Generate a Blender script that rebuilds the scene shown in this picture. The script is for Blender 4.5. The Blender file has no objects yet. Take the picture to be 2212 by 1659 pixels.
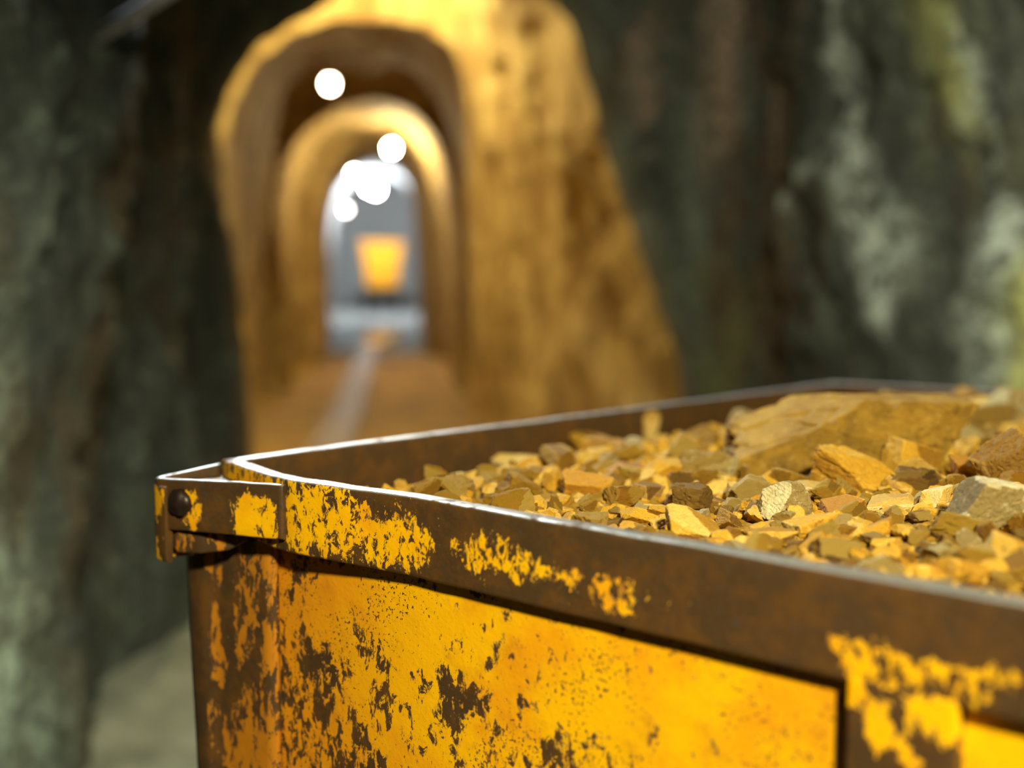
import bpy, bmesh, math, random
import numpy as np
from mathutils import Vector, Matrix, Euler, noise as mnoise

# ------------------------------------------------------------------ camera, world, lights
scn = bpy.context.scene
EYE = 1.35
FPX = 2400.0
PITCH = math.radians(4.7518)
cd = bpy.data.cameras.new('camera'); cam = bpy.data.objects.new('camera', cd)
scn.collection.objects.link(cam); scn.camera = cam
cam.location = (0, 0, EYE); cam.rotation_euler = (math.pi/2 - PITCH, 0, 0)
cd.sensor_width = 36; cd.lens = FPX/2212*36; cd.clip_start = .02; cd.clip_end = 200
cd.dof.use_dof = True; cd.dof.focus_distance = .875; cd.dof.aperture_fstop = 2.05
scn.view_settings.view_transform = 'Standard'; scn.view_settings.look = 'None'
scn.view_settings.gamma = 1; scn.view_settings.use_curve_mapping = False
scn.view_settings.exposure = 0.0
scn.cycles.use_denoising = True
scn.cycles.max_bounces = 6; scn.cycles.diffuse_bounces = 4
scn.cycles.sample_clamp_indirect = 6.0
w = bpy.data.worlds.new('world'); scn.world = w; w.use_nodes = True
w.node_tree.nodes['Background'].inputs[0].default_value = (.5, .6, .7, 1)
w.node_tree.nodes['Background'].inputs[1].default_value = 0.0

def area(name, loc, aim, size, power, col, spread=180):
    l = bpy.data.lights.new(name, 'AREA'); l.size = size; l.energy = power; l.color = col
    l.shape = 'DISK'; l.spread = math.radians(spread)
    o = bpy.data.objects.new(name, l); scn.collection.objects.link(o); o.location = loc
    o.rotation_euler = (Vector(aim)-Vector(loc)).to_track_quat('-Z', 'Y').to_euler()
    return o
area('cart_flood', (.35, -1.0, 2.35), (.15, .9, 1.0), .16, 15.5, (1, .89, .56), 75)
area('ceiling_flood', (-.95, 3.7, 2.95), (.4, 1.0, 1.1), .25, 31, (.86, .96, 1.0), 80)
area('wall_flood_right', (.9, 1.2, 3.0), (1.9, 4.0, 1.3), .5, 52, (1, .97, .80), 110)
area('wall_flood_left', (-.25, .9, 2.1), (-1.2, 3.0, .35), .35, 18, (.95, 1, .82), 75)

# ------------------------------------------------------------------ helpers
COL = scn.collection
def obj(name, me, mat=None, parent=None):
    o = bpy.data.objects.new(name, me); COL.objects.link(o)
    if mat is not None:
        me.materials.clear(); me.materials.append(mat)
    if parent is not None: o.parent = parent
    return o
def tag(o, label=None, cat=None, group=None, kind=None):
    if label: o['label'] = label
    if cat: o['category'] = cat
    if group: o['group'] = group
    if kind: o['kind'] = kind
    return o
def empty(name, loc, rz=0, label=None, cat=None, group=None):
    o = bpy.data.objects.new(name, None); COL.objects.link(o); o.location = loc
    o.rotation_euler = (0, 0, rz); o.empty_display_size = .1
    return tag(o, label, cat, group)
def mesh_np(name, V, F, smooth=False):
    me = bpy.data.meshes.new(name); V = np.asarray(V, np.float32)
    F = np.asarray(F, np.int32); k = F.shape[1]
    me.vertices.add(len(V)); me.vertices.foreach_set('co', V.ravel())
    me.loops.add(F.size); me.loops.foreach_set('vertex_index', F.ravel())
    me.polygons.add(len(F)); me.polygons.foreach_set('loop_start', np.arange(0, F.size, k, dtype=np.int32))
    me.polygons.foreach_set('loop_total', np.full(len(F), k, np.int32))
    me.polygons.foreach_set('use_smooth', np.full(len(F), smooth))
    me.update(calc_edges=True)
    return me
# vectorised value noise
_rs = np.random.RandomState(7); _T = _rs.rand(64, 64, 64).astype(np.float32)
def vn(P):
    P = np.asarray(P, np.float64); i = np.floor(P).astype(int); t = P-i; t = t*t*(3-2*t)
    i0 = i & 63; i1 = (i+1) & 63
    x0, y0, z0 = i0.T; x1, y1, z1 = i1.T; tx, ty, tz = t.T
    a = _T[x0, y0, z0]*(1-tx)+_T[x1, y0, z0]*tx; b = _T[x0, y1, z0]*(1-tx)+_T[x1, y1, z0]*tx
    c = _T[x0, y0, z1]*(1-tx)+_T[x1, y0, z1]*tx; d = _T[x0, y1, z1]*(1-tx)+_T[x1, y1, z1]*tx
    return ((a*(1-ty)+b*ty)*(1-tz)+(c*(1-ty)+d*ty)*tz)*2-1
def fbm(P, s, o=4, g=.5):
    P = np.asarray(P, np.float64)*s; r = 0; a = 1; n = 0
    for k in range(o):
        r = r+a*vn(P+17.3*k); n += a; a *= g; P = P*2.03
    return r/n

# ------------------------------------------------------------------ materials
class NT:
    def __init__(s, name):
        s.m = bpy.data.materials.new(name); s.m.use_nodes = True; s.t = s.m.node_tree; s.n = s.t.nodes
        s.b = s.n['Principled BSDF']; s.tc = s.n.new('ShaderNodeTexCoord')
    def set(s, sock, v):
        if isinstance(v, bpy.types.NodeSocket): s.t.links.new(v, sock)
        else: sock.default_value = v
    def mapping(s, src, scale=(1, 1, 1), rot=(0, 0, 0), loc=(0, 0, 0)):
        n = s.n.new('ShaderNodeMapping'); s.set(n.inputs[0], src); n.inputs[1].default_value = loc
        n.inputs[2].default_value = rot; n.inputs[3].default_value = scale; return n.outputs[0]
    def noise(s, vec, scale, detail=4, rough=.5, dist=0, col=False):
        n = s.n.new('ShaderNodeTexNoise'); s.set(n.inputs['Vector'], vec); n.inputs['Scale'].default_value = scale
        n.inputs['Detail'].default_value = detail; n.inputs['Roughness'].default_value = rough
        n.inputs['Distortion'].default_value = dist; return n.outputs[1 if col else 0]
    def voro(s, vec, scale, feat='F1', out=0):
        n = s.n.new('ShaderNodeTexVoronoi'); n.feature = feat; s.set(n.inputs['Vector'], vec)
        n.inputs['Scale'].default_value = scale; return n.outputs[out]
    def math(s, op, a, b=0.0, c=None, clamp=False):
        n = s.n.new('ShaderNodeMath'); n.operation = op; n.use_clamp = clamp
        s.set(n.inputs[0], a); s.set(n.inputs[1], b)
        if c is not None: s.set(n.inputs[2], c)
        return n.outputs[0]
    def step(s, v, lo, hi, a=0., b=1.):
        n = s.n.new('ShaderNodeMapRange'); n.interpolation_type = 'SMOOTHSTEP'; n.clamp = True
        s.set(n.inputs[0], v); s.set(n.inputs[1], lo); s.set(n.inputs[2], hi)
        n.inputs[3].default_value = a; n.inputs[4].default_value = b; return n.outputs[0]
    def ramp(s, v, stops):
        n = s.n.new('ShaderNodeValToRGB'); s.set(n.inputs[0], v); e = n.color_ramp.elements
        while len(e) < len(stops): e.new(.5)
        for k, (p, c) in enumerate(stops):
            e[k].position = p; e[k].color = (*c, 1)
        return n.outputs[0]
    def mix(s, fac, a, b):
        n = s.n.new('ShaderNodeMix'); n.data_type = 'RGBA'; s.set(n.inputs[0], fac)
        for k, v in ((6, a), (7, b)):
            if isinstance(v, tuple): v = (*v, 1) if len(v) == 3 else v
            s.set(n.inputs[k], v)
        return n.outputs[2]
    def attr(s, name, out='Fac'):
        n = s.n.new('ShaderNodeAttribute'); n.attribute_name = name; return n.outputs[out]
    def xyz(s, v):
        n = s.n.new('ShaderNodeSeparateXYZ'); s.set(n.inputs[0], v); return n.outputs
    def bump(s, h, strength=.5, dist=.01, prev=None):
        n = s.n.new('ShaderNodeBump'); n.inputs['Strength'].default_value = strength
        n.inputs['Distance'].default_value = dist; s.set(n.inputs['Height'], h)
        if prev is not None: s.set(n.inputs['Normal'], prev)
        return n.outputs[0]
    def out(s, base=None, rough=None, metal=None, normal=None, spec=None):
        for k, v in (('Base Color', base), ('Roughness', rough), ('Metallic', metal), ('Normal', normal), ('Specular IOR Level', spec)):
            if v is None: continue
            if isinstance(v, tuple): v = (*v, 1)
            s.set(s.b.inputs[k], v)
        return s.m

YEL = (1.0, .53, .002); YEL2 = (.90, .38, .005); BRN = (.070, .038, .015); BRN2 = (.120, .054, .012); GREY = (.070, .048, .030)
def steel(kind):
    """rusted dark steel with what is left of a coat of yellow paint, in the cart's own metres"""
    s = NT('painted_steel_'+kind); oc = s.tc.outputs['Object']; x, y, z = s.xyz(oc)
    fine = s.noise(s.mapping(oc, (1, 1, .6)), 105, 9, .74, .5)
    mid = s.noise(s.mapping(oc, (1, 1, .6), loc=(3, 1, 2)), 26, 5, .6, .3)
    big = s.noise(oc, 7, 3, .5)
    if kind == 'rim':
        # a ragged streak of paint: whole bar height beside the corner, thinning to specks along the bar
        t = s.step(x, .11, .62)
        zc = s.math('MULTIPLY_ADD', t, -.012, 1.166)
        dz = s.math('ABSOLUTE', s.math('SUBTRACT', z, zc))
        keep = s.math('ADD', s.math('MULTIPLY', s.step(x, .08, .56), .112), s.math('MULTIPLY', dz, s.math('MULTIPLY_ADD', s.step(x, .12, .42), 6.5, 2.6)))
        bare = s.math('MAXIMUM', s.step(x, .098, .108, 1, 0), s.math('MULTIPLY', s.step(x, .112, .118), 0.0))
        m = s.math('SUBTRACT', s.math('ADD', s.math('MULTIPLY_ADD', fine, .66, s.math('MULTIPLY', mid, .34)), s.math('MULTIPLY', s.math('SUBTRACT', s.noise(oc, 15, 2, .5), .5), s.step(x, .16, .3, .1, .55))), keep)
        rib = s.math('MULTIPLY', s.step(x, .585, .60), s.math('MULTIPLY', s.step(x, .68, .66), s.step(z, 1.160, 1.148)))
        m = s.math('ADD', m, s.math('MULTIPLY', rib, .19))
        far = s.math('MULTIPLY', s.step(y, .03, .08), 1.0)
        m = s.math('SUBTRACT', s.math('SUBTRACT', m, far), s.math('MULTIPLY', bare, .0))
        mask = s.math('MULTIPLY', s.step(m, .404, .414), s.step(s.math('MULTIPLY_ADD', s.noise(s.mapping(oc, (1, 1, .55), loc=(8, 3, 1)), 150, 6, .7, .6), 1.0, s.math('MULTIPLY', s.step(x, .20, .34), -.055)), .425, .445))
        spk = s.math('MULTIPLY', s.step(s.noise(oc, 300, 3, .6), .66, .68), s.math('MULTIPLY', s.step(x, .5, .4), s.step(m, .30, .37)))
        mask = s.math('MAXIMUM', mask, spk)
    elif kind == 'bracket':
        patch = s.math('ADD', s.step(s.math('ABSOLUTE', s.math('SUBTRACT', x, .083)), .035, .012), s.math('MULTIPLY', s.step(y, -.034, -.041), .45))
        edge = s.math('MULTIPLY', s.step(x, -.012, -.022), .75)
        m = s.math('ADD', s.math('MULTIPLY_ADD', fine, .5, s.math('MULTIPLY', mid, .5)), s.math('MULTIPLY', s.math('MAXIMUM', patch, edge), .17))
        m = s.math('SUBTRACT', m, s.step(z, 1.172, 1.184, 0, .12))
        mask = s.step(m, .60, .615)
    elif kind == 'panel':
        # flecks, denser towards the cart's corner and lower down
        dens = s.math('MULTIPLY_ADD', s.step(x, .62, .10), .055, s.math('MULTIPLY', s.step(z, 1.12, .98), .07))
        streak = s.noise(s.mapping(oc, (.6, 1, 2.4), rot=(0, .5, 0)), 9, 3, .5)
        m = s.math('MULTIPLY_ADD', fine, .55, s.math('MULTIPLY', mid, .45))
        m = s.math('SUBTRACT', m, s.math('ADD', dens, s.math('MULTIPLY', s.step(streak, .5, .72), .055)))
        under = s.math('MULTIPLY', s.step(z, 1.118, 1.128), s.math('MULTIPLY', s.step(mid, .44, .56), .12))
        m = s.math('SUBTRACT', m, under)
        mask = s.math('MULTIPLY', s.step(m, .366, .384), s.step(s.math('SUBTRACT', s.noise(oc, 330, 4, .6), s.math('MULTIPLY', s.step(s.noise(oc, 14, 3, .6), .42, .62), .10)), .315, .335))
    elif kind == 'post':
        st = s.noise(s.mapping(oc, (1, 1, .28)), 48, 5, .6, .5)
        m = s.math('MULTIPLY_ADD', st, .5, s.math('MULTIPLY', fine, .5))
        band = s.math('ABSOLUTE', s.math('SUBTRACT', x, .018))
        m = s.math('ADD', m, s.math('MULTIPLY', s.step(band, .022, .05), .05))
        m = s.math('SUBTRACT', m, s.step(x, -.012, -.02, 0, .16))  # less yellow on the post's side facet, its shade painted in
        mask = s.step(m, .515, .54)
    elif kind == 'rib':
        m = s.math('MULTIPLY_ADD', fine, .25, s.math('MULTIPLY', mid, .75))
        m = s.math('ADD', m, s.step(z, 1.05, 1.14, -.03, .09))
        mask = s.step(m, .575, .585)
    else:
        mask = s.step(mid, .66, .68)
    orange = s.noise(oc, 13, 4, .6)
    ycol = s.mix(s.step(orange, .42, .68), YEL, YEL2)
    if kind in ('post', 'panel'):
        ycol = s.mix(s.step(x, .30, .05), ycol, (.78, .30, .008) if kind == 'panel' else (.50, .19, .010))  # panel paint more orange near the corner; post paint darkened to carry its shade
    if kind == 'panel':
        ycol = s.mix(s.math('MULTIPLY', s.step(s.noise(oc, 30, 4, .7), .5, .75), .5), ycol, (.55, .2, .012))
    rust = s.mix(s.step(s.noise(oc, 34, 6, .7), .4, .65), BRN, BRN2)
    rust = s.mix(s.step(s.noise(oc, 160, 3, .6), .55, .7), rust, GREY)
    # red primer showing at the ragged edge of the paint here and there
    base = s.mix(mask, rust, ycol)
    gn = s.n.new('ShaderNodeNewGeometry'); nz = s.xyz(gn.outputs['Normal'])[2]
    worn = s.math('MULTIPLY', s.step(nz, .45, .8), s.step(s.noise(oc, 60, 5, .6), .3, .5)) if kind in ('rim', 'bracket') else 0.0
    if kind in ('rim', 'bracket'):
        base = s.mix(worn, base, (.60, .61, .61))  # upward faces: bare worn steel, made paler to paint in the rim highlight
    h = s.math('ADD', s.math('MULTIPLY', mask, .6), s.math('MULTIPLY', s.noise(oc, 260, 5, .7), .55))
    nrm = s.bump(h, .55, .0012)
    nrm = s.bump(s.noise(oc, 30, 3, .5), .25, .004, nrm)
    rough = s.math('ADD', s.math('MULTIPLY', mask, -.10), .52)
    if kind in ('rim', 'bracket'): rough = s.math('MULTIPLY_ADD', worn, -.17, rough)
    met = s.math('MULTIPLY', worn, .75) if kind in ('rim', 'bracket') else 0.0
    return s.out(base, rough, met, nrm, .4)
M_RIM, M_BRK, M_PAN, M_POST, M_RIB, M_ETC = [steel(k) for k in ('rim', 'bracket', 'panel', 'post', 'rib', 'plain')]

def rock_mat(name, cols, gloss=.8, ns=45, mott=.38):
    s = NT(name); oc = s.tc.outputs['Object']; tone = s.attr('tone')
    n1 = s.noise(oc, ns, 7, .68, .4)
    v = s.math('ADD', s.math('MULTIPLY', tone, 1-mott), s.math('MULTIPLY', n1, mott))
    c = s.ramp(v, [(.18, cols[0]), (.42, cols[1]), (.62, cols[2]), (.86, cols[3])])
    sp = s.noise(oc, 420, 4, .7)
    sp2 = s.noise(oc, 130, 7, .75); c = s.mix(s.math('MULTIPLY', s.step(sp2, .52, .68), .4), c, cols[0])
    c = s.mix(s.math('MULTIPLY', s.step(sp, .57, .70), .5), c, tuple(a*.35 for a in cols[0]))
    dust = s.noise(oc, 160, 4, .6)
    c = s.mix(s.math('MULTIPLY', s.step(dust, .55, .75), .35), c, cols[3])
    nrm = s.bump(s.math('ADD', s.noise(oc, 240, 6, .7), s.math('MULTIPLY', s.noise(oc, 900, 3, .6), .4)), .9, .0022)
    return s.out(c, gloss, 0., nrm, .3)
GOLD = [(.34, .165, .012), (.60, .315, .019), (.70, .405, .036), (.84, .60, .17)]
PALE = [(.52, .31, .06), (.66, .43, .10), (.76, .56, .20), (.88, .76, .40)]
BROWN = [(.14, .066, .010), (.27, .14, .02), (.42, .23, .036), (.58, .38, .12)]
GREYR = [(0.172, 0.115, 0.036), (0.287, 0.201, 0.062), (0.425, 0.322, 0.124), (0.897, 0.851, 0.559)]
ORNG = [(0.288, 0.12, 0.008), (0.504, 0.228, 0.01), (0.624, 0.312, 0.021), (0.696, 0.456, 0.086)]
MR = {'golden': rock_mat('golden_rock', GOLD), 'pale': rock_mat('pale_rock', PALE), 'brown': rock_mat('brown_rock', BROWN),
      'grey': rock_mat('grey_rock', GREYR), 'mottled': rock_mat('mottled_rock', [(.13, .075, .015), (.36, .20, .02), (.56, .34, .04), (.66, .5, .17)], .8, 24, .72), 'orange': rock_mat('orange_rock', ORNG)}

def wall_mat(name, kind):
    s = NT(name); oc = s.tc.outputs['Object']
    x, y, z = s.xyz(oc)
    n1 = s.noise(s.mapping(oc, (1, 1, .45)), 1.6, 8, .62, .3)
    n2 = s.noise(s.mapping(oc, (1, 1, .3), loc=(5, 2, 1)), 5.5, 6, .65, .5)
    n3 = s.noise(oc, 22, 6, .7)
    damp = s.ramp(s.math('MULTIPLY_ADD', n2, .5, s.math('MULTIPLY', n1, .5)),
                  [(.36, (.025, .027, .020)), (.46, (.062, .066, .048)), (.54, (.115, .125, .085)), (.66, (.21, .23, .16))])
    brown = s.mix(s.step(s.noise(s.mapping(oc, (1, 1, .35), loc=(1, 7, 3)), 2.2, 5, .6), .50, .66), damp, (.11, .068, .025))
    olive = s.mix(s.step(s.noise(s.mapping(oc, (1, 1, .3), loc=(9, 1, 3)), 1.3, 4, .6), .56, .70), brown, (.20, .22, .07))
    cav = olive
    cav = s.mix(s.step(s.math('MULTIPLY_ADD', n3, .6, s.math('MULTIPLY', s.noise(oc, 60, 5, .7), .4)), .44, .60), s.mix(.55, cav, (.012, .013, .010)), cav)
    cav = s.mix(s.math('MULTIPLY', s.step(s.noise(s.mapping(oc, loc=(4, 4, 9)), 9, 9, .8, .5), .54, .68), .55), cav, (.30, .35, .24))
    if kind == 'right':
        st = s.math('MULTIPLY', s.attr('stain_and_light'), s.step(s.noise(oc, 11, 9, .8, .6), .42, .58))
        cav = s.mix(s.math('MULTIPLY', st, .95, clamp=True), cav, (.62, .70, .56))
        cav = s.mix(s.math('MULTIPLY', s.attr('drip'), s.step(n3, .35, .6), clamp=True), cav, (.34, .23, .14))
        cav = s.mix(s.math('MULTIPLY', s.attr('moss'), s.step(n3, .3, .6), clamp=True), cav, (.48, .50, .13))
    if kind == 'left':
        cav = s.mix(s.math('MULTIPLY', s.attr('stain_and_light'), s.step(n3, .35, .65)), cav, (.36, .44, .32))  # left wall: brightness of the lit lower part put into the colour
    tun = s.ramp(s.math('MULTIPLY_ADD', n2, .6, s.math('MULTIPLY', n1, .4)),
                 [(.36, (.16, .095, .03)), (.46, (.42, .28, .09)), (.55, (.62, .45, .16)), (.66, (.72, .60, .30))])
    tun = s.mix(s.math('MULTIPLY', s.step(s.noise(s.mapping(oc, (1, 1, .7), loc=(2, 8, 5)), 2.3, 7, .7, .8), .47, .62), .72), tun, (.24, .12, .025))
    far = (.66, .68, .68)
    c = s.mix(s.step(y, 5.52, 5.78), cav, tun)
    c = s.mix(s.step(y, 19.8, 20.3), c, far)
    nrm = s.bump(s.math('ADD', n3, s.math('MULTIPLY', n2, 2.)), .8, .06)
    return s.out(c, .78, 0., nrm, .35)

# ------------------------------------------------------------------ the mine: rooms and drift as one bore cut through rock
def floor_z(Y):
    Y = np.asarray(Y, float); return .034*np.clip(Y-12, 0, 8)+.055*np.clip(Y-20, 0, 30)
def pxo(Y, pts):
    """an opening's outline measured against the eye height, as world X, Z at its distance"""
    return [((a-1106)/FPX*Y, EYE+(630-b)/FPX*Y) for a, b in pts]
def arch(xl, xr, top, p=2.6, n=60, base=-.35):
    cx, a, h = (xl+xr)/2, (xr-xl)/2, top-base; out = []
    for k in range(n+1):
        t = math.pi*(1-k/n); c, s_ = math.cos(t), math.sin(t)
        out.append((cx+a*math.copysign(abs(c)**(2/p), c), base+h*abs(s_)**(2/p)))
    return out
KEY = [(-3.2, arch(.4, 1.2, 1.5)), (-3.1, arch(-1.5, 3.3, 3.5)), (-1.5, arch(-1.7, 3.6, 3.7, 3)), (.8, arch(-1.35, 3.5, 3.7, 3.2)), (2.2, arch(-1.36, 2.85, 3.6, 3.2)),
       (3.1, arch(-1.31, 2.22, 3.5, 3.2)), (3.8, arch(-1.50, 1.80, 3.55, 3.6)), (4.4, arch(-1.40, 1.44, 3.55, 5)), (5.3, arch(-1.68, 1.16, 3.5, 5)),
       (5.6, pxo(5.6, [(540, 1390), (535, 900), (522, 700), (515, 610), (480, 450), (455, 320), (500, 200), (570, 105), (680, 40), (800, -30), (1000, -60), (1150, -20), (1230, 60), (1265, 180), (1295, 300), (1340, 430), (1390, 560), (1420, 660), (1465, 760), (1478, 860), (1490, 1390)])),
       (5.85, arch(-1.75, .93, 3.5, 2.6)), (6.6, arch(-2.3, .72, 4.1, 2.6)), (8.85, arch(-2.5, -.16, 4.5, 2.6)),
       (9.0, pxo(9, [(560, 1080), (540, 800), (525, 650), (502, 560), (488, 450), (486, 330), (516, 230), (568, 140), (640, 90), (720, 60), (850, 60), (920, 75), (980, 120), (1012, 200), (1018, 300), (1005, 420), (1012, 560), (1020, 700), (1010, 900), (1005, 1080)])),
       (9.4, arch(-2.52, -.25, 3.8, 4.2)), (11, arch(-2.75, -.40, 3.95, 4)), (13.85, arch(-3.1, -.52, 3.85, 4)),
       (14, pxo(14, [(640, 930), (622, 650), (602, 450), (615, 360), (665, 290), (740, 240), (820, 225), (890, 245), (940, 300), (970, 380), (985, 470), (992, 600), (990, 700), (980, 930)])),
       (14.5, arch(-3.05, -.72, 3.75, 4)), (16, arch(-3.3, -.90, 3.75, 4)), (17.85, arch(-3.5, -.98, 3.85, 2.8)),
       (18, pxo(18, [(706, 830), (700, 650), (698, 480), (712, 400), (745, 330), (800, 285), (860, 285), (908, 330), (932, 400), (952, 520), (964, 650), (968, 830)])),
       (20, pxo(20, [(718, 820), (712, 650), (715, 480), (730, 410), (760, 375), (820, 350), (870, 372), (893, 430), (900, 550), (905, 650), (912, 820)])),
       (20.3, arch(-3.7, -1.4, 3.75, 3)), (24, arch(-4.2, -1.8, 4.1, 3)), (34, arch(-5.4, -2.5, 4.7, 3)), (34.5, arch(-4.2, -4.0, 2.6, 2))]
def resample(pts, n):
    P = np.array(pts); d = np.r_[0, np.cumsum(np.hypot(*np.diff(P, axis=0).T))]
    t = np.linspace(0, d[-1], n); return np.c_[np.interp(t, d, P[:, 0]), np.interp(t, d, P[:, 1])]
NA = 240
ys = []; rings = []
for (y0, p0), (y1, p1) in zip(KEY[:-1], KEY[1:]):
    a, b = resample(p0, NA), resample(p1, NA); st = .045 if y1 < 6 else (.08 if y1 < 15 else .2)
    k = max(4, int(abs(y1-y0)/st))
    for j in range(k):
        t = j/k; ys.append(y0+(y1-y0)*t); rings.append(a*(1-t)+b*t)
ys.append(KEY[-1][0]); rings.append(resample(KEY[-1][1], NA))
ys = np.array(ys); R = np.array(rings); NS = len(ys)
P = np.zeros((NS, NA, 3)); P[..., 0] = R[..., 0]; P[..., 2] = R[..., 1]; P[..., 1] = ys[:, None]
Pf = P.reshape(-1, 3)
cen = np.c_[np.repeat(R[..., 0].mean(1), NA), Pf[:, 1], np.full(len(Pf), 1.6)]
rad = Pf-cen; rad /= np.linalg.norm(rad, axis=1)[:, None]+1e-6
Q = Pf*np.array([1, 1, .62])
amp = np.where(Pf[:, 1] < 5.0, 1.0, np.where(Pf[:, 1] < 9.3, .45, .30))
amp = np.where((Pf[:, 1] > 5.6) & (Pf[:, 1] < 9), .8, amp)
for yk in (5.6, 9., 14., 18., 20.): amp = amp*(1-.75*np.exp(-((Pf[:, 1]-yk)/.30)**2))
big = fbm(Q, .9, 2); med = fbm(Q+9, 2.6, 4)*(1+.9*((Pf[:, 1] > 5.7) & (Pf[:, 1] < 8.8))); rid = 1-np.abs(fbm(Q+31, 3.4, 3))*2.2; sm = fbm(Pf+3, 11, 3)
disp = amp*(.20*big+.10*med-.07*rid)+np.maximum(amp, .5)*.045*sm
Pf = Pf+rad*disp[:, None]; Pf[:, 1] += amp*.09*fbm(Q+50, 2.2, 3)*(np.abs(Pf[:, 1]-5.6) < 40)
P = Pf.reshape(NS, NA, 3)
SPL = (int(NA*.36), int(NA*.64))
def bore(name, a, b, mat, ya=-99, yb=99):
    n = b-a; V = P[:, a:b].reshape(-1, 3); i = np.arange(NS-1)[:, None]*n; j = np.arange(n-1)[None]
    F = np.stack([i+j, i+n+j, i+n+j+1, i+j+1], -1).reshape(-1, 4)[:, ::-1]
    me = mesh_np(name, V, F, True); me.set_sharp_from_angle(angle=math.radians(42)); o = obj(name, me, mat); tag(o, kind='structure'); return o, V
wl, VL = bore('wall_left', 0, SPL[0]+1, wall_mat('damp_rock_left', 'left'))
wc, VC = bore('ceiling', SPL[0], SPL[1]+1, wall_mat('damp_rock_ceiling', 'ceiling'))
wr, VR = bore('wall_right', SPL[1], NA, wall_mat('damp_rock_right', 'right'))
def poly_dist(V, line):
    """closest distance in the wall's own (Y, Z) plane to a streak, with the streak's half-width"""
    best = np.full(len(V), 9.)
    for (a, b, wa), (c, d, wb) in zip(line[:-1], line[1:]):
        ab = np.array([c-a, d-b]); t = np.clip(((V[:, 1]-a)*ab[0]+(V[:, 2]-b)*ab[1])/(ab@ab), 0, 1)
        dd = np.hypot(V[:, 1]-a-t*ab[0], V[:, 2]-b-t*ab[1])/(wa+(wb-wa)*t); best = np.minimum(best, dd)
    return best
def setattrf(me, name, vals, dom='POINT'):
    at = me.attributes.new(name, 'FLOAT', dom); at.data.foreach_set('value', np.asarray(vals, np.float32))
# lime streaks running down the right wall: (Y along the wall, height, half-width)
S1 = [(4.52, 2.6, .05), (4.6, 2.19, .05), (4.5, 1.87, .11), (4.35, 1.58, .12), (4.34, 1.31, .08), (4.33, 1.20, .04)]
S2 = [(4.01, 2.3, .05), (3.95, 2.0, .04), (3.97, 1.72, .05), (3.92, 1.46, .10), (3.93, 1.2, .16), (3.8, .9, .25), (3.75, .6, .3)]
S3 = [(4.9, 1.55, .10), (4.6, 1.75, .05)]
inn = VR[:, 1] < 5.2
st = np.zeros(len(VR))
for S in (S1, S2, [(4.94, 1.75, .04), (4.64, 1.9, .035)]): st = np.maximum(st, np.clip(1.25-poly_dist(VR+.05*np.c_[VR[:, 0]*0, fbm(VR, 6, 3), fbm(VR+5, 6, 3)], S), 0, 1))
S4 = [(3.84, 1.5, .04), (3.8, 1.24, .18), (3.7, .6, .3)]; S5 = [(4.08, 2.6, .12), (4.07, 2.2, .10), (3.95, 1.9, .05)]
setattrf(wr.data, 'stain_and_light', st*inn)
ms = np.maximum(np.clip(1.1-poly_dist(VR, S4), 0, 1), .5*np.clip(1.1-poly_dist(VR, S5), 0, 1)); setattrf(wr.data, 'moss', ms*inn*1.2)
dr = np.zeros(len(VR))
for S in ([(5.30, 2.9, .03), (5.36, 2.2, .03), (5.38, 1.9, .015)], [(5.18, 2.8, .02), (5.2, 2.3, .03)], [(5.48, 2.7, .03), (5.5, 2.2, .02)], [(5.05, 2.5, .02), (5.08, 1.9, .02)]): dr = np.maximum(dr, np.clip(1.6-poly_dist(VR, S), 0, 1))
setattrf(wr.data, 'drip', dr*(VR[:, 1] < 5.62))
sl = .75*np.clip(1.2-poly_dist(VL, [(2.6, 1.1, .15), (2.55, .8, .25), (2.7, .3, .4)]), 0, 1); setattrf(wl.data, 'stain_and_light', sl)  # pale patch low on the left wall paints in the light falling there

# floor
nx, ny = 150, 420
gy = np.concatenate([np.linspace(-3.3, 8, 230), np.linspace(8, 39, 191)[1:]]); gx = np.linspace(-8, 4.2, 240)
X, Y = np.meshgrid(gx, gy); V = np.stack([X.ravel(), Y.ravel(), floor_z(Y.ravel())], 1)
V[:, 2] += .03*fbm(V, 1.5, 4)+.012*fbm(V, 9, 3)+np.clip(.10*(np.abs(V[:, 0]+.36+.11*V[:, 1])-.75), 0, .12)*((V[:, 1] > 6) & (V[:, 1] < 20))
n = len(gx); i = np.arange(len(gy)-1)[:, None]*n; j = np.arange(n-1)[None]
F = np.stack([i+j, i+j+1, i+n+j+1, i+n+j], -1).reshape(-1, 4)
s = NT('trodden_mine_floor'); oc = s.tc.outputs['Object']; fx, fy, fz = s.xyz(oc)
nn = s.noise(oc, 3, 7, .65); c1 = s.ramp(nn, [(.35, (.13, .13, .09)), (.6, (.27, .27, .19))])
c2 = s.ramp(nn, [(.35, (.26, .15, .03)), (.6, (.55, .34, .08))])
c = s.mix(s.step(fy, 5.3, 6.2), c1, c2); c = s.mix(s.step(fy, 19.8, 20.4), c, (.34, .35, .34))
fl = obj('floor', mesh_np('floor', V, F, True), s.out(c, .8, 0., s.bump(s.noise(oc, 25, 6, .7), .6, .03), .3)); tag(fl, kind='structure')

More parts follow.
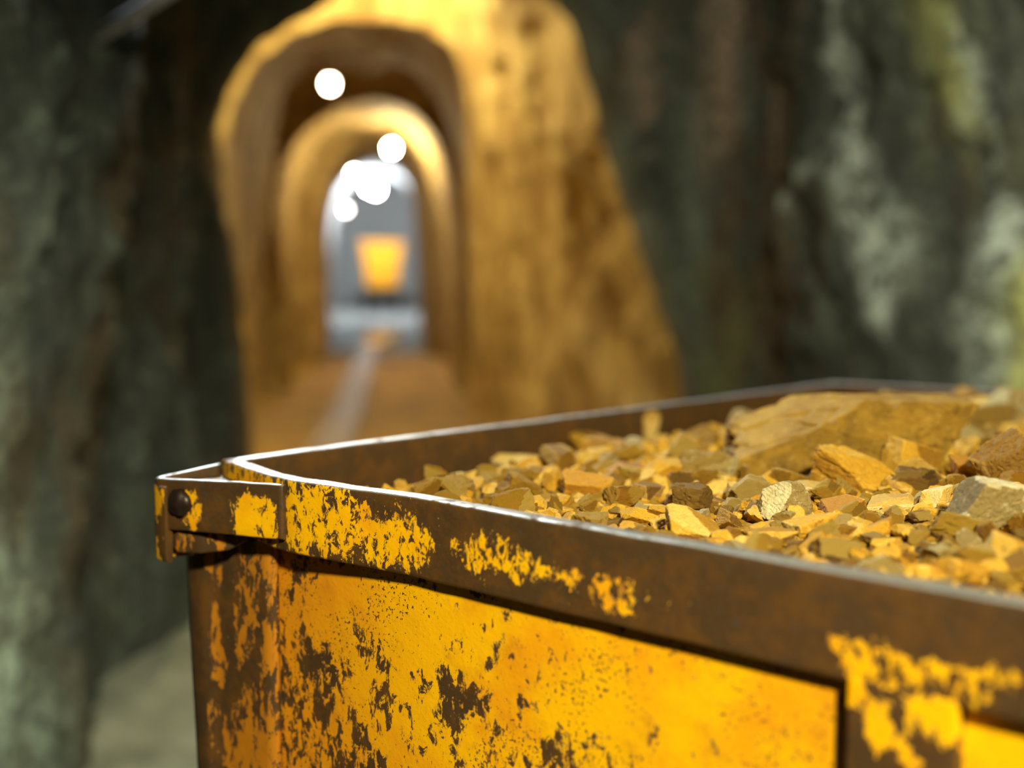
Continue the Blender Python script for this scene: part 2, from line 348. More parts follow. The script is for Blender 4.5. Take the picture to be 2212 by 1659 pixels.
# worn walkway strip in the drift
s = NT('pale_walkway'); oc = s.tc.outputs['Object']
mw = s.out(s.ramp(s.noise(oc, 4, 6, .6), [(.3, (.20, .14, .06)), (.7, (.32, .22, .10))]), .6, 0., s.bump(s.noise(oc, 30, 5, .6), .4, .01), .4)
bm = bmesh.new(); prev = None
for k in range(61):
    yy = 6.5+13.3*k/60; cx = -.62-.098*yy; zz = float(floor_z(yy)); wd = .17
    a = bm.verts.new((cx-wd, yy, zz-.04)); b = bm.verts.new((cx-wd, yy, zz+.075)); c_ = bm.verts.new((cx+wd, yy, zz+.075)); d = bm.verts.new((cx+wd, yy, zz-.04))
    if prev: [bm.faces.new((prev[q], prev[q+1], [a, b, c_, d][q+1], [a, b, c_, d][q])) for q in range(3)]
    prev = [a, b, c_, d]
me = bpy.data.meshes.new('walkway'); bm.normal_update(); bm.to_mesh(me); bm.free()
tag(obj('walkway', me, mw), 'pale narrow walkway strip running down the middle of the tunnel floor', 'walkway')

# ------------------------------------------------------------------ simple solids
def box_bm(bm, lo, hi, bev=0.0, seg=2):
    r = bmesh.ops.create_cube(bm, size=1); vs = r['verts']
    for v in vs: v.co = Vector([(lo[k]+hi[k])/2+v.co[k]*(hi[k]-lo[k]) for k in range(3)])
    if bev:
        es = list({e for v in vs for e in v.link_edges})
        bmesh.ops.bevel(bm, geom=es, offset=bev, segments=seg, affect='EDGES', profile=.6)
    return bm
def from_bm(name, bm, mat, parent=None, smooth=False):
    me = bpy.data.meshes.new(name); bm.normal_update(); bm.to_mesh(me); bm.free()
    if smooth: me.polygons.foreach_set('use_smooth', [True]*len(me.polygons))
    return obj(name, me, mat, parent)
def box(name, lo, hi, mat, parent, bev=.003): return from_bm(name, box_bm(bmesh.new(), lo, hi, bev), mat, parent)
def cyl_bm(bm, a, b, r, n=32, r2=None):
    a, b = Vector(a), Vector(b); d = b-a
    m = Matrix.Translation((a+b)/2) @ d.to_track_quat('Z', 'Y').to_matrix().to_4x4()
    bmesh.ops.create_cone(bm, cap_ends=True, segments=n, radius1=r, radius2=r if r2 is None else r2, depth=d.length, matrix=m); return bm
def sweep(name, path, prof, mat, parent, jit=0., closed_prof=True):
    """path: list of (x, y) in plan; prof: closed list of (out, z); out is towards the path's right-hand side"""
    pts = [Vector((p[0], p[1], 0)) for p in path]; V = []; n = len(prof)
    for k, p_ in enumerate(pts):
        a = pts[max(k-1, 0)]; b = pts[min(k+1, len(pts)-1)]; t = (b-a).normalized(); o_ = Vector((t.y, -t.x, 0))
        if 0 < k < len(pts)-1:
            t1 = (p_-a).normalized(); cs = max(.5, t.dot(t1)); o_ = o_/cs
        dz = path[k][2] if len(path[k]) > 2 else 0
        for (u_, z_) in prof: V.append(p_+o_*u_+Vector((0, 0, z_+dz)))
    V = np.array([tuple(v) for v in V])
    if jit: V += jit*np.stack([fbm(V+7*q, 16, 4, .6) for q in range(3)], 1)*np.array([.6, .6, 1])
    F = [(k*n+q, (k+1)*n+q, (k+1)*n+(q+1) % n, k*n+(q+1) % n) for k in range(len(pts)-1) for q in range(n)]
    me = bpy.data.meshes.new(name); m = len(pts)
    me.from_pydata([tuple(v) for v in V], [], F+[tuple(range(n)), tuple((m-1)*n+q for q in reversed(range(n)))]); me.update()
    bm = bmesh.new(); bm.from_mesh(me); bmesh.ops.recalc_face_normals(bm, faces=bm.faces); bm.to_mesh(me); bm.free()
    me.polygons.foreach_set('use_smooth', [len(p_.vertices) == 4 for p_ in me.polygons])
    return obj(name, me, mat, parent)
def bar_prof(t, z0, z1, r=.0028, k=4):
    """rounded flat bar, outer face at 0, body inward to -t"""
    c = [(-r, z1-r, 0), (-t+r, z1-r, 90), (-t+r, z0+r, 180), (-r, z0+r, 270)]; out = []
    for (x, z, a0) in c:
        for q in range(k+1):
            a = math.radians(a0+90*q/k); out.append((x+r*math.cos(a), z+r*math.sin(a)))
    fl = []
    for q in range(len(out)):   # extra points along the long sides so the jitter has something to bend
        a, b = out[q], out[(q+1) % len(out)]; fl.append(a); L = math.hypot(a[0]-b[0], a[1]-b[1])
        m = int(L/.006)
        for w_ in range(1, m): fl.append((a[0]+(b[0]-a[0])*w_/m, a[1]+(b[1]-a[1])*w_/m))
    return fl
def dense(path, step):
    out = []
    for a, b in zip(path[:-1], path[1:]):
        L = math.hypot(b[0]-a[0], b[1]-a[1]); n = max(1, int(L/step))
        for k in range(n): out.append(tuple(a[q]+(b[q]-a[q])*k/n for q in range(len(a))))
    return out+[path[-1]]

# ------------------------------------------------------------------ the mine cart (its own frame: x along the near side, y across, z up)
OX, OY = -.26466, .99512; RZ = math.atan2(-.65571879, .75500521); ZT = EYE-.155; CL, CW = 1.75, 1.235
def cart_world(x, y, z=0):
    c, s_ = math.cos(RZ), math.sin(RZ); return Vector((OX+x*c-y*s_, OY+x*s_+y*c, z))
cart = empty('mine_cart', (OX, OY, 0), RZ, 'worn yellow steel mine cart with rusty brown rim, heaped with broken rock, in front', 'mine cart')
prof = bar_prof(.016, ZT-.062, ZT)
near = dense([(-.024, .0195, -.001), (.0, .012, 0), (.04, .002, 0), (.085, -.009, 0), (.118, -.0125, 0), (.16, -.008, 0), (.20, -.003, 0), (.25, 0, 0), (CL-.01, 0, 0)], .008)
tag(sweep('rim_bar', near, prof, M_RIM, cart, .0011), 'near rim bar, brown steel with flaked yellow paint')
sweep('rim_bar', dense([(.0148, CW+.0), (-.010, .40), (-.024, .0195)], .012), prof, M_RIM, cart, .0011)
sweep('rim_bar', dense([(CL, CW), (.0148, CW)], .012), prof, M_RIM, cart, .0011)
sweep('rim_bar', dense([(CL, 0), (CL, CW)], .012), prof, M_RIM, cart, .0011)
# corner bracket: bent plate standing out round the corner
bz = ZT-.005
bk = sweep('corner_bracket', dense([(-.027, .018, .001), (-.034, -.012, -.003), (-.0405, -.036, -.006), (-.037, -.0425, -.0065), (-.030, -.0445, -.006), (-.0114, -.0430, -.005), (.05, -.029, -.002), (.108, -.0165, 0), (.1125, -.0155, 0)], .004),
           bar_prof(.0055, bz-.046, bz, .0018, 3), M_BRK, cart, .0012)
sweep('bracket_tab', dense([(-.029, -.006), (-.0385, -.030), (-.0410, -.0385), (-.0375, -.0435), (-.0240, -.0455), (-.0165, -.0449)], .003),
      bar_prof(.006, bz-.081, bz-.012, .0024, 4), M_BRK, cart, .0010)
# wedge of old weld and scale under the open top of the bracket
bm = bmesh.new(); q = [(-.022, .016), (-.035, -.038), (.0, -.037), (.10, -.014)]
lo = [bm.verts.new((a, b, bz-.040)) for a, b in q]; hi = [bm.verts.new((a, b, bz-.010)) for a, b in q]
bm.faces.new(hi); bm.faces.new(lo[::-1]); [bm.faces.new((lo[k], lo[(k+1) % 4], hi[(k+1) % 4], hi[k])) for k in range(4)]
bmesh.ops.recalc_face_normals(bm, faces=bm.faces); from_bm('corner_filler', bm, M_POST, cart)
# bolt head on the bracket
tdir = Vector((.1239, .0275, 0)).normalized(); ndir = Vector((tdir.y, -tdir.x, 0))
bc = Vector((.000, -.0408, bz-.0245)) + ndir*.0005
bm = bmesh.new(); bmesh.ops.create_uvsphere(bm, u_segments=24, v_segments=16, radius=.0125)
for v in bm.verts: v.co.z = max(v.co.z, -.002)*.62; v.co *= 1+.05*math.sin(7*v.co.x*90)
bmesh.ops.transform(bm, matrix=Matrix.Translation(bc) @ ndir.to_track_quat('Z', 'Y').to_matrix().to_4x4(), verts=bm.verts)
s = NT('dark_iron'); oc = s.tc.outputs['Object']
M_IRON = s.out(s.mix(s.noise(oc, 90, 5, .7), (.02, .014, .012), (.055, .034, .022)), .38, .5, s.bump(s.noise(oc, 200, 4, .6), .3, .001), .5)
tag(from_bm('bolt_head', bm, M_IRON, cart, True), 'dark domed bolt head')
# lip under the bracket
sweep('bracket_lip', dense([(-.028, -.036, .002), (-.012, -.0375, -.001), (.012, -.030, 0), (.034, -.016, .004), (.046, -.004, .012)], .003), bar_prof(.010, bz-.071, bz-.050, .003, 4), M_POST, cart, .0012)
# near side: corner post, panel, ribs
PV = .012
def plate(name, plan, z0, z1, mat, t=.006, taper=0.):
    pa = dense([(a, b) for a, b in plan], .012); o = sweep(name, pa, bar_prof(t, z0, z1, .0015, 2), mat, cart, .0009)
    if taper:
        for v in o.data.vertices:
            if v.co.x < 0: v.co.x += taper*(z1-v.co.z)*min(1, -v.co.x/.04)
    return o
plate('side_panel', [(.05, PV), (CL-.05, PV)], .52, ZT-.004, M_PAN, .006)
plate('corner_post', [(-.050, .045), (-.0565, .012), (-.0530, -.0045), (-.042, -.0085), (-.018, -.0075), (-.0125, -.0035), (.030, .001), (.0715, .0040), (.0720, .0095)], .50, ZT-.052, M_POST, .006, .055)
plate('corner_post', [(CL-.07, .002), (CL+.012, .002), (CL+.014, .04)], .50, ZT-.062, M_POST, .006)
for x0 in (.598, 1.16):
    box('side_rib', (x0, -.0005, .50), (x0+.060, PV+.002, ZT-.058), M_RIB, cart, .0022)
plate('end_panel', [(.006, CW-.02), (-.012, .40), (-.026, .05)], .52, ZT-.02, M_ETC)
plate('end_panel', [(CL-.01, .02), (CL-.01, CW-.02)], .52, ZT-.02, M_ETC)
plate('side_panel', [(CL-.03, CW-.01), (.03, CW-.01)], .52, ZT-.02, M_ETC)
box('tub_floor', (.0, .02, .50), (CL-.01, CW-.02, .52), M_ETC, cart)
box('chassis_beam', (-.05, .25, .36), (CL+.06, .37, .50), M_ETC, cart)
box('chassis_beam', (-.05, CW-.37, .36), (CL+.06, CW-.25, .50), M_ETC, cart)
for ax in (.38, CL-.38):
    from_bm('axle', cyl_bm(bmesh.new(), (ax, .16, .20), (ax, CW-.16, .20), .03), M_IRON, cart, False)
    box('axle_box', (ax-.07, .26, .16), (ax+.07, .36, .36), M_IRON, cart)
    box('axle_box', (ax-.07, CW-.36, .16), (ax+.07, CW-.26, .36), M_IRON, cart)
    for yy in (.20, CW-.20):
        bm = cyl_bm(bmesh.new(), (ax, yy-.035, .20), (ax, yy+.035, .20), .19, 48); sgn = 1 if yy < .6 else -1
        cyl_bm(bm, (ax, yy+sgn*.035, .20), (ax, yy+sgn*.05, .20), .215, 48); cyl_bm(bm, (ax, yy-sgn*.035, .20), (ax, yy-sgn*.07, .20), .06, 24)
        from_bm('wheel', bm, M_IRON, cart)
from_bm('coupling', cyl_bm(bmesh.new(), (-.05, CW/2, .43), (-.20, CW/2, .43), .035), M_IRON, cart)

# ------------------------------------------------------------------ the heap
def heap(x, y):
    """height of the bed of fines under the rocks, in the cart's frame"""
    x = np.asarray(x, float); y = np.asarray(y, float)
    sm = lambda v, a, b: (lambda t: t*t*(3-2*t))(np.clip((v-a)/(b-a), 0, 1))
    h = -.080+.050*sm(x, -.03, .12)
    h = h+.020*sm(x, .25, .75)*sm(y, .0, .35)
    h = h+.020*np.exp(-((x-.9)**2+(y-.75)**2)/.12)
    h = h-.006*sm(y, .95, 1.2)*sm(-x, -.9, -.3)
    return ZT+h
hx = np.linspace(-.028, CL-.02, 420); hy = np.linspace(.008, CW-.02, 300)
X, Y = np.meshgrid(hx, hy); X = X+.0*Y
V = np.stack([X.ravel(), Y.ravel(), heap(X, Y).ravel()], 1)
V[:, 2] += .008*fbm(V, 14, 3)+.005*np.abs(fbm(V, 60, 2))+.0025*fbm(V, 170, 2)
n = len(hx); i = np.arange(len(hy)-1)[:, None]*n; j = np.arange(n-1)[None]
F = np.stack([i+j, i+j+1, i+n+j+1, i+n+j], -1).reshape(-1, 4)
s = NT('rock_dust'); oc = s.tc.outputs['Object']
mdust = s.out(s.ramp(s.noise(oc, 90, 6, .7), [(.3, (.24, .13, .014)), (.55, (.42, .24, .025)), (.8, (.52, .36, .07))]), .9, 0., s.bump(s.noise(oc, 420, 5, .7), .8, .002), .2)
bed = obj('rock_dust_bed', mesh_np('rock_dust_bed', V, F, False), mdust); bed.location = (OX, OY, 0); bed.rotation_euler = (0, 0, RZ)
tag(bed, 'yellow-brown dust and fines filling the cart beneath the broken rock', 'rock dust', kind='stuff')

_ico = {}
def ico(level):
    if level not in _ico:
        bm = bmesh.new(); bmesh.ops.create_icosphere(bm, subdivisions=level, radius=1)
        V = np.array([v.co[:] for v in bm.verts]); V /= np.linalg.norm(V, axis=1)[:, None]
        F = np.array([[v.index for v in f_.verts] for f_ in bm.faces]); bm.free(); _ico[level] = (V, F)
    return _ico[level]
def rock_shape(seed, dims, planes=12, level=4, rough=.03, sharp=38, strata=0., dirs=None):
    """broken stone: planes cut off a ball, edges slightly rounded, fine grain on the faces. returns V, F, tone per face"""
    r = np.random.RandomState(seed); W, F = ico(level)
    N = r.normal(size=(planes, 3)); D = r.uniform(.55, .95, planes)
    base = np.array([[1, 0, 0], [-1, 0, 0], [0, 1, 0], [0, -1, 0], [0, 0, 1], [0, 0, -1]], float)+r.normal(size=(6, 3))*.22
    N = np.r_[base, N]; D = np.r_[r.uniform(.62, .85, 6), D]
    if dirs is not None:
        N = np.r_[N, np.array([d[:3] for d in dirs])]; D = np.r_[D, [d[3] for d in dirs]]
    N /= np.linalg.norm(N, axis=1)[:, None]
    S = np.maximum(W@N.T, 1e-3)/D; rr = 1/(S**sharp).sum(1)**(1/sharp); fid = S.argmax(1)
    V = W*rr[:, None]
    o = r.rand(3)*40
    g = fbm(V+o, 2.2, 4, .55)*rough*1.5+fbm(V*1.0+o, 8, 4, .65)*rough*.8
    rg = np.abs(fbm(V+o+9, 3.2, 3)); g -= rough*1.2*np.clip(.16-rg, 0, 1)/.16
    if strata:
        d = r.normal(size=3)*.4+np.array([.2, .1, 1]); d /= np.linalg.norm(d); h = V@d*9+1.2*fbm(V+o, 1.5, 2); g += strata*(np.abs((h % 1)-.5)*2-.5)
    V = V*(1+g[:, None])
    V *= np.asarray(dims)/2/ .80
    tn = r.rand(len(N)); tone = tn[fid][F].max(1)
    return V, F, tone
def rock_mesh(name, seed, dims, **k):
    V, F, t = rock_shape(seed, dims, **k); me = mesh_np(name, V, F, False); setattrf(me, 'tone', t, 'FACE'); return me

# stuff: the countless small chips, one object
rng = np.random.RandomState(11)
def chips(count, smin, smax, level, seed, protos=14, lift=.3):
    pr = [rock_shape(seed+k, (1, rng.uniform(.6, .95), rng.uniform(.35, .7)), planes=6, level=level, rough=.05) for k in range(protos)]
    Vs, Fs, Ts = [], [], []; off = 0
    for k in range(count):
        x = rng.uniform(-.015, CL-.03); y = rng.uniform(.010, CW-.03)
        s_ = smin+(smax-smin)*rng.rand()**1.8; s_ *= 1 if x < 1.0 else 1.15
        V0, F0, T0 = pr[k % protos]; e = Euler((rng.normal()*.45, rng.normal()*.45, rng.rand()*6.28)).to_matrix()
        x = min(max(x, -.012+s_*.5), CL-.03-s_*.5); y = min(max(y, .004+s_*.5), CW-.026-s_*.5)
        V = V0@np.array(e).T*s_+np.array([x, y, float(heap(x, y))+s_*(lift*.5-.02)+rng.rand()*.004])
        Vs.append(V); Fs.append(F0+off); Ts.append(np.clip(T0*.6+rng.rand()*.5, 0, 1)); off += len(V)
    return np.concatenate(Vs), np.concatenate(Fs), np.concatenate(Ts)
A_ = chips(4200, .003, .009, 1, 300); B_ = chips(2600, .009, .021, 3, 400); C_ = chips(1300, .016, .032, 3, 440, lift=.1)
V = np.concatenate([A_[0], B_[0], C_[0]]); F = np.concatenate([A_[1], B_[1]+len(A_[0]), C_[1]+len(A_[0])+len(B_[0])]); T = np.concatenate([A_[2], B_[2], C_[2]])
me = mesh_np('rock_chips', V, F, False); setattrf(me, 'tone', T, 'FACE')
ch = obj('rock_chips', me, MR['golden']); ch.location = (OX, OY, 0); ch.rotation_euler = (0, 0, RZ)
tag(ch, 'countless small tan rock chips packed between the larger rocks in the cart', 'rock chips', kind='stuff')

# hand-set rocks.  aim() turns a sight line into a point on the heap, so each stands on the bed at its real distance
def ray(px, py):
    a = (px-1106)/FPX; b = -(py-829.5)/FPX; c, s_ = math.cos(PITCH), math.sin(PITCH)
    return Vector((a, c+b*s_, -s_+b*c))
def to_cart(P_):
    d = P_-Vector((OX, OY, 0)); c, s_ = math.cos(RZ), math.sin(RZ); return (d.x*c+d.y*s_, -d.x*s_+d.y*c)
def aim(px, py, lift=0.):
    r = ray(px, py); z = ZT-.04
    for _ in range(12):
        P_ = Vector((0, 0, EYE))+r*((z-EYE)/r.z); x, y = to_cart(P_); z = .5*z+.5*(float(heap(x, y))+lift)
    return P_, x, y
taken = []   # (x, y, radius) in the cart's frame
HERO = [
 # px, py of centre, width px, height px, depth ratio, material, seed, kwargs, tilt, label
 (1838, 945, 530, 235, .55, 'mottled', 5, dict(planes=2, level=6, rough=.05, sharp=70, dirs=[(-.60, -.35, .66, .46), (-.22, -.80, .42, .50), (.16, -.80, .52, .50), (.62, -.75, .16, .56), (.05, -.05, 1, .60)]), (0, .02, -.1), 'huge golden-brown boulder, the largest rock, near the far rim of the cart'),
 (1972, 1000, 125, 110, .45, 'golden', 8, dict(planes=4, level=5, rough=.02, sharp=60), (.5, .2, .3), 'flat tan slab leaning against the front of the huge boulder'),
 (1850, 1028, 190, 90, .6, 'golden', 12, dict(planes=8, level=5, rough=.07), (.1, .35, -.4), 'long rough golden rock lying below the middle of the huge boulder'),
 (1700, 1096, 122, 98, .8, 'grey', 151, dict(planes=12, level=6, rough=.035, strata=.022, sharp=30, dirs=[(-.5, -.7, .35, .62), (.4, -.8, .3, .66)]), (.1, .1, .0), 'sharply lit grey banded stone with one whitish face, among dark stones near the near rim'),
 (1598, 1070, 58, 42, .8, 'golden', 19, dict(planes=7, level=5), (.3, .2, .1), 'small golden stone just above and left of the grey banded stone'),
 (1536, 1092, 66, 36, .7, 'brown', 21, dict(planes=8, level=5), (0, .2, .2), 'small brown stone with a dark underside, two stones left of the grey banded stone'),
 (1574, 1126, 84, 44, .6, 'brown', 22, dict(planes=7, level=5), (.1, .3, .9), 'dark flat chip lying between the near rim and the small brown stone'),
 (1642, 1108, 62, 50, .8, 'brown', 23, dict(planes=8, level=5), (.2, -.3, .4), 'dark brown stone touching the left side of the grey banded stone'),
 (1762, 1062, 92, 42, .6, 'pale', 24, dict(planes=6, level=5, strata=.015), (0, .1, .1), 'pale flat chip lying behind the right shoulder of the grey banded stone'),
 (1922, 1090, 108, 36, .5, 'pale', 26, dict(planes=8, level=5), (0, -.05, .1), 'long pale bar-shaped stone right of the orange slab in the middle of the cart'),
 (1930, 1112, 80, 34, .6, 'golden', 27, dict(planes=8, level=5), (0, -.1, .3), 'yellow stone tucked under the long pale bar-shaped stone'),
 (2022, 1085, 66, 62, .8, 'pale', 28, dict(planes=9, level=5, sharp=22), (.1, .1, .4), 'pale egg-like stone left of the big brown-grey block'),
 (2122, 1112, 118, 118, .8, 'grey', 29, dict(planes=5, level=5, sharp=50), (.1, .05, .3), 'big brown-grey block standing near the right edge, flat face to the viewer'),
 (2180, 1010, 130, 140, .6, 'brown', 31, dict(planes=6, level=5, rough=.05, sharp=50), (.2, -.5, .2), 'big dark speckled rock cut by the right edge of the photo'),
 (2110, 893, 74, 50, .8, 'pale', 33, dict(planes=4, level=5, sharp=60), (0, .05, .5), 'pale olive block with a clean vertical edge right of the huge boulder'),
 (2190, 866, 80, 46, .7, 'brown', 35, dict(planes=5, level=5), (.1, .4, .3), 'brown block tilted on the heap by the far rim at the right edge'),
 (2066, 965, 58, 42, .8, 'pale', 37, dict(planes=10, level=5), (.2, .1, .3), 'small rounded pale stone with ribbed face right of the leaning tan slab'),
 (2100, 1020, 104, 66, .5, 'orange', 38, dict(planes=4, level=5, sharp=60), (.5, .1, .3), 'orange plate left of the big dark speckled rock'),
 (1826, 1100, 96, 48, .6, 'orange', 40, dict(planes=5, level=5, sharp=60), (.25, -.2, .3), 'orange wedge just right of the grey banded stone'),
 (1495, 1148, 124, 66, .6, 'golden', 42, dict(planes=6, level=5, sharp=34), (.1, .1, -.1), 'smooth domed golden slab leaning on the near rim'),
 (1394, 1065, 92, 52, .7, 'brown', 44, dict(planes=6, level=5, sharp=50), (.1, .1, .6), 'stone half pale and half brown, left of the small brown stone'),
 (1275, 1054, 118, 60, .6, 'orange', 46, dict(planes=6, level=5, sharp=34), (.2, .05, .1), 'cracked orange domed stone left of the half pale stone'),
 (1352, 1020, 90, 46, .7, 'orange', 48, dict(planes=8, level=5), (.1, .1, .3), 'reddish-orange stone with a rough underside behind the half pale stone'),
 (1445, 1020, 140, 56, .5, 'golden', 49, dict(planes=6, level=5), (.2, .1, .2), 'wide tan stone right of the reddish-orange stone'),
 (1277, 962, 98, 56, .7, 'golden', 51, dict(planes=8, level=4), (.1, 0, .3), 'blurred rounded tan rock near the far rim, left of the spike of pale rock'),
 (1403, 912, 42, 78, .8, 'pale', 53, dict(planes=6, level=4), (0, .2, .1), 'spike of pale rock sticking up against the far rim'),
 (1105, 974, 90, 40, .6, 'pale', 54, dict(planes=7, level=4), (0, .1, .3), 'blurred cream-topped rock near the left end of the heap'),
 (1440, 1112, 96, 56, .35, 'golden', 56, dict(planes=5, level=5, sharp=60), (.7, .25, .2), 'thin upright plate of tan rock just behind the near rim, beside the domed slab'),
 (1370, 1118, 80, 56, .35, 'golden', 57, dict(planes=5, level=5, sharp=60), (.8, .35, .2), 'thin tan plate leaning left of the thin upright plate'),
 (1748, 1146, 100, 62, .7, 'golden', 58, dict(planes=9, level=5, rough=.05), (.1, -.2, .4), 'rough tan rock just below the grey banded stone'),
 (1828, 1178, 66, 42, .6, 'golden', 60, dict(planes=7, level=5), (.1, -.3, .2), 'tan wedge lying directly below the orange wedge, towards the near rim'),
 (1910, 1180, 72, 44, .6, 'golden', 61, dict(planes=6, level=5), (.1, .1, .6), 'tan broken stone with a shaded underside, right of the tan wedge'),
 (2048, 1140, 52, 38, .5, 'orange', 62, dict(planes=4, level=5, sharp=60), (.3, .3, .2), 'small orange triangular chip at the foot of the big brown-grey block'),
 (2175, 1195, 120, 90, .7, 'golden', 64, dict(planes=7, level=5), (.2, .2, .2), 'blurred large tan rock close to the near rim at the right edge'),
 (2098, 846, 70, 40, .6, 'brown', 66, dict(planes=10, level=4, rough=.12), (.1, .5, .4), 'dark brown jagged lump sitting up on the heap by the far rim'),
 (1660, 1165, 76, 44, .7, 'golden', 67, dict(planes=8, level=5), (.1, .1, .1), 'golden stone against the near rim below the dark brown stone'),
]
def put_rock(o, x, y, z, rot):
    Pw = cart_world(x, y, z); o.location = Pw; o.rotation_euler = rot
for (px, py, wp, hp, dr, mat, seed, kw, tilt, label) in HERO:
    P_, x, y = aim(px, py+hp*.30)
    for _ in range(60):      # stay inside the tub: come nearer along the sight line until the rock clears the far and end walls
        h_ = wp*P_.y/FPX*.5
        if y <= CW-.022-h_*.8 and x >= .012+h_*.8-.018*(1-y/CW): break
        P_ = P_*.985; x, y = to_cart(P_)
    dist = P_.y/math.cos(PITCH); wd = wp*dist/FPX; hg = hp*dist/FPX
    y = max(y, .014+wd*.40)
    me = rock_mesh('broken_rock', seed, (wd, wd*dr*1.15, hg), **kw)
    o = obj('boulder' if wp > 400 else 'broken_rock', me, MR[mat])
    Pw = cart_world(x, y, 0); zc = EYE+(ray(px, py).z/ray(px, py).y)*Pw.y
    zb = float(heap(x, y)); zc = min(max(zc, zb+hg*.12), zb+hg*.62+.012)
    if mat == 'grey' and wp < 125: zc += .007
    put_rock(o, x, y, zc, tilt)
    tag(o, label, 'rock', 'broken rocks heaped in the cart'); taken.append((x, y, wd*.46))

# the other rocks, each its own object
_, gx_, gy_ = aim(1905, 1155); taken.append((gx_, gy_, .022)); _, gx_, gy_ = aim(1985, 1150); taken.append((gx_, gy_, .014))
TOT = 300-len(HERO); KINDS_ = [('golden', .62), ('pale', .16), ('orange', .12), ('brown', .10)]
protos = {}
for mname, n_ in (('golden', 14), ('pale', 8), ('orange', 6), ('brown', 6)):
    protos[mname] = []
    for k in range(n_):
        r_ = np.random.RandomState(700+k+hash(len(mname)*13) % 97)
        me = rock_mesh('broken_rock', 900+k*7+len(mname)*101, (1, r_.uniform(.6, .95), r_.uniform(.38, .8)), planes=int(r_.randint(4, 10)), level=4, rough=r_.uniform(.05, .11), sharp=r_.choice([30, 45, 60]), strata=r_.choice([0, 0, .015]))
        me.materials.clear(); me.materials.append(MR[mname]); protos[mname].append(me)
ADJ = {'golden': 'golden tan', 'pale': 'pale cream', 'orange': 'deep orange', 'brown': 'dark brown'}
rng = np.random.RandomState(5); made = 0; tries = 0; cand = []
while tries < 60000 and made < TOT:
    tries += 1
    px = rng.uniform(700, 2300); py = rng.uniform(845, 1300); r0 = ray(px, py)
    P_, x, y = aim(px, py)
    if not (-.01 < x < 1.05 and .012 < y < CW-.04): continue
    if P_.y < .3 or P_.y > 2.2: continue
    # sight line must clear the near rim
    dist = P_.y; sc_ = (32+78*rng.rand()**1.9)*dist/FPX; sc_ = min(max(sc_, .014), .066)
    if tries > 30000: sc_ *= .75
    rr = sc_*.5
    if y < .008+rr*.8 or y > CW-.03-rr*.8 or x < -.005+rr: continue
    if any((x-a)**2+(y-b)**2 < ((rr+c)*(.86 if c > .1 else .74))**2 for a, b, c in taken): continue
    taken.append((x, y, rr)); u_ = rng.rand(); acc = 0
    for kn, fr in (KINDS_ if P_.y < 1.12 else [('golden', .48), ('pale', .36), ('orange', .12), ('brown', .04)]):
        acc += fr
        if u_ < acc: break
    me = protos[kn][rng.randint(len(protos[kn]))]
    o = bpy.data.objects.new('broken_rock', me); COL.objects.link(o); o.scale = (sc_, sc_, sc_)
    put_rock(o, x, y, float(heap(x, y))+sc_*rng.uniform(.14, .30)+.003, (rng.normal()*.38, rng.normal()*.38, rng.rand()*6.28))
    zone = ('in the strip along the near rim' if y < .14 else 'in the row along the far rim' if y > .95 else
            'at the low left end of the heap' if x < .32 else 'in the middle of the heap' if P_.y < 1.25 else 'at the back of the heap')
    tag(o, f'{ADJ[kn]} broken rock {zone}', 'rock', f'{ADJ[kn]} rocks {zone}'); made += 1

# ------------------------------------------------------------------ lamps along the drift
def emis(name, col, st_):
    m = bpy.data.materials.new(name); m.use_nodes = True; b = m.node_tree.nodes['Principled BSDF']
    b.inputs['Base Color'].default_value = (*col, 1); b.inputs['Emission Color'].default_value = (*col, 1); b.inputs['Emission Strength'].default_value = st_; return m
s = NT('lamp_metal'); M_LM = s.out((.35, .33, .30), .5, .3, None, .5)
def lamp(loc, r, col, st_, label, drop=.25):
    t = empty('tunnel_lamp', loc, 0, label, 'lamp', 'tunnel lamps')
    bm = bmesh.new(); bmesh.ops.create_uvsphere(bm, u_segments=24, v_segments=14, radius=r)
    for v in bm.verts: v.co.z = v.co.z*1.1-(.0)
    from_bm('bulb', bm, emis('bulb_glow', col, st_), t, True)
    bm = cyl_bm(bmesh.new(), (0, 0, r*.95), (0, 0, r*.95+.05), r*.85, 24, r*.5); from_bm('lamp_socket', bm, M_LM, t)
    bm = cyl_bm(bmesh.new(), (0, 0, r*.95+.05), (0, 0, r*.95+.05+drop), .008, 10); from_bm('cable', bm, M_IRON, t)
    return t
WARM = (1, .87, .45); NEU = (1, .86, .62); COOL = (.86, .94, 1)
lamp((-1.15, 8.0, 3.92), .09, WARM, 1000, 'warm lamp hanging over the first wide stretch of tunnel, above the photo', .3)
lamp((-1.77, 11, 3.36), .05, NEU, 70, 'largest and nearest of the glowing tunnel lamps, high on the left', .3)
lamp((-1.71, 16, 3.38), .05, (1, .85, .52), 1700, 'glowing tunnel lamp hanging to the right, second nearest', .3)
lamp((-2.89, 20.6, 3.50), .055, (1, .93, .82), 120, 'glowing lamp at the mouth of the far chamber, upper left of the white pair', .2)
lamp((-3.34, 27.5, 3.85), .09, COOL, 640, 'lower right lamp of the white pair in the far chamber', .5)
lamp((-3.58, 28.2, 3.98), .09, COOL, 640, 'upper left lamp of the bright white pair inside the far chamber', .5)
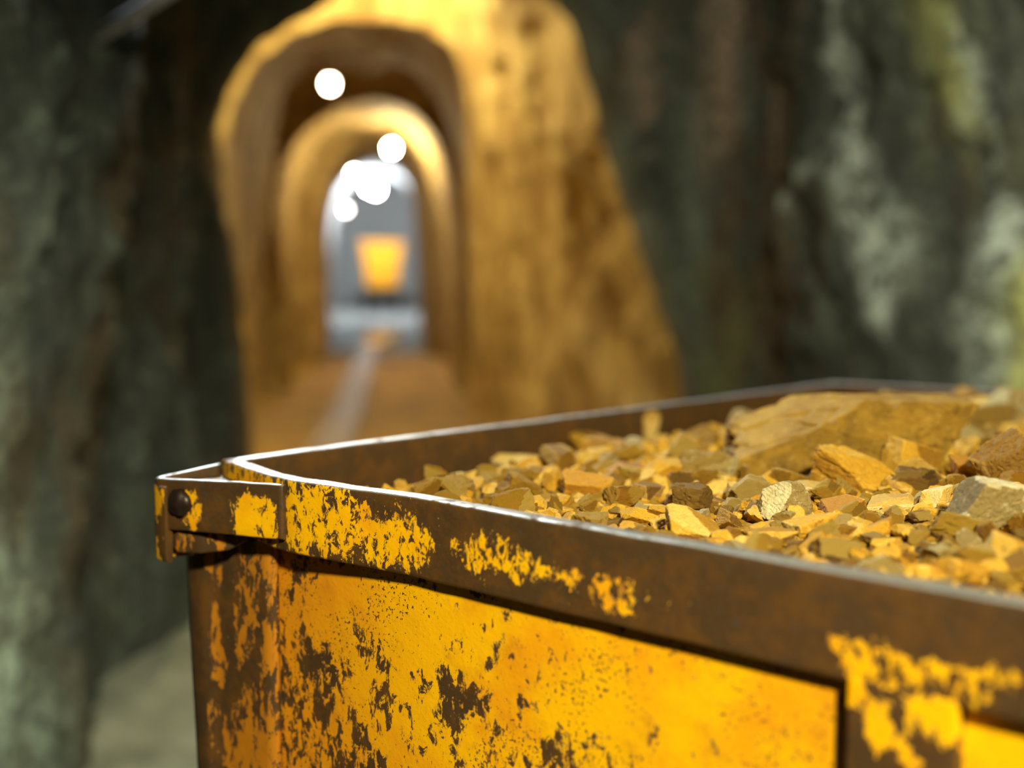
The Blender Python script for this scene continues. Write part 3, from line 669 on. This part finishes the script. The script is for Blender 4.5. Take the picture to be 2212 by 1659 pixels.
lamp((-4.0, 27, 3.32), .05, (1, .9, .8), 30, 'small dim lamp low at the left of the far chamber', .5)

# far wagon in the bright chamber
wg = empty('mine_wagon', (-3.48, 30, float(floor_z(30))+.02), math.radians(6), 'orange-yellow mine wagon standing far away in the bright chamber', 'mine wagon')
s = NT('wagon_paint'); M_WP = s.out(s.mix(s.noise(s.tc.outputs['Object'], 5, 4, .6), (.95, .42, .01), (.8, .3, .01)), .5, 0., None, .4)
bm = box_bm(bmesh.new(), (-.52, -.9, .62), (.52, .9, 1.75), .04)
for v in bm.verts:
    if v.co.z < 1.0: v.co.x *= .78
from_bm('tub', bm, M_WP, wg); box('tub_rim', (-.56, -.94, 1.70), (.56, .94, 1.80), M_WP, wg, .01)
box('chassis', (-.5, -.85, .34), (.5, .85, .60), M_IRON, wg, .02)
for xx in (-.42, .42):
    for yy in (-.55, .55):
        from_bm('wheel', cyl_bm(bmesh.new(), (xx-.05, yy, .21), (xx+.05, yy, .21), .21, 32), M_IRON, wg)

# wet patch before the far chamber
bm = bmesh.new(); rg = random.Random(3); c_ = []
for k in range(48):
    a = k/48*2*math.pi; r_ = 1+.18*math.sin(3*a+1)+.1*math.sin(5*a); yy = 22.4+2.6*r_*math.sin(a); c_.append(bm.verts.new((-2.95+.72*r_*math.cos(a)-.08*(yy-22.4), yy, float(floor_z(yy))+.075)))
bm.faces.new(c_); s = NT('still_water'); wm = s.out((.30, .34, .36), .12, .0, s.bump(s.noise(s.tc.outputs['Object'], 3, 3, .5), .08, .02), .9)
tag(from_bm('puddle', bm, wm), 'pale bluish wet patch on the floor at the entrance of the bright chamber', 'puddle')

# pale conduit under the ceiling, top left
s = NT('pale_conduit'); M_CON = s.out((.85, .82, .95), .30, .0, None, .6)
bm = cyl_bm(bmesh.new(), (-1.05, 2.87, 1.99), (-.35, 2.2, 2.12), .017, 20); cyl_bm(bm, (-.35, 2.2, 2.11), (-.35, 2.2, 3.6), .017, 20)
tag(from_bm('conduit', bm, M_CON, None, True), 'pale lilac-grey conduit slanting under the dark ceiling, upper left', 'conduit')
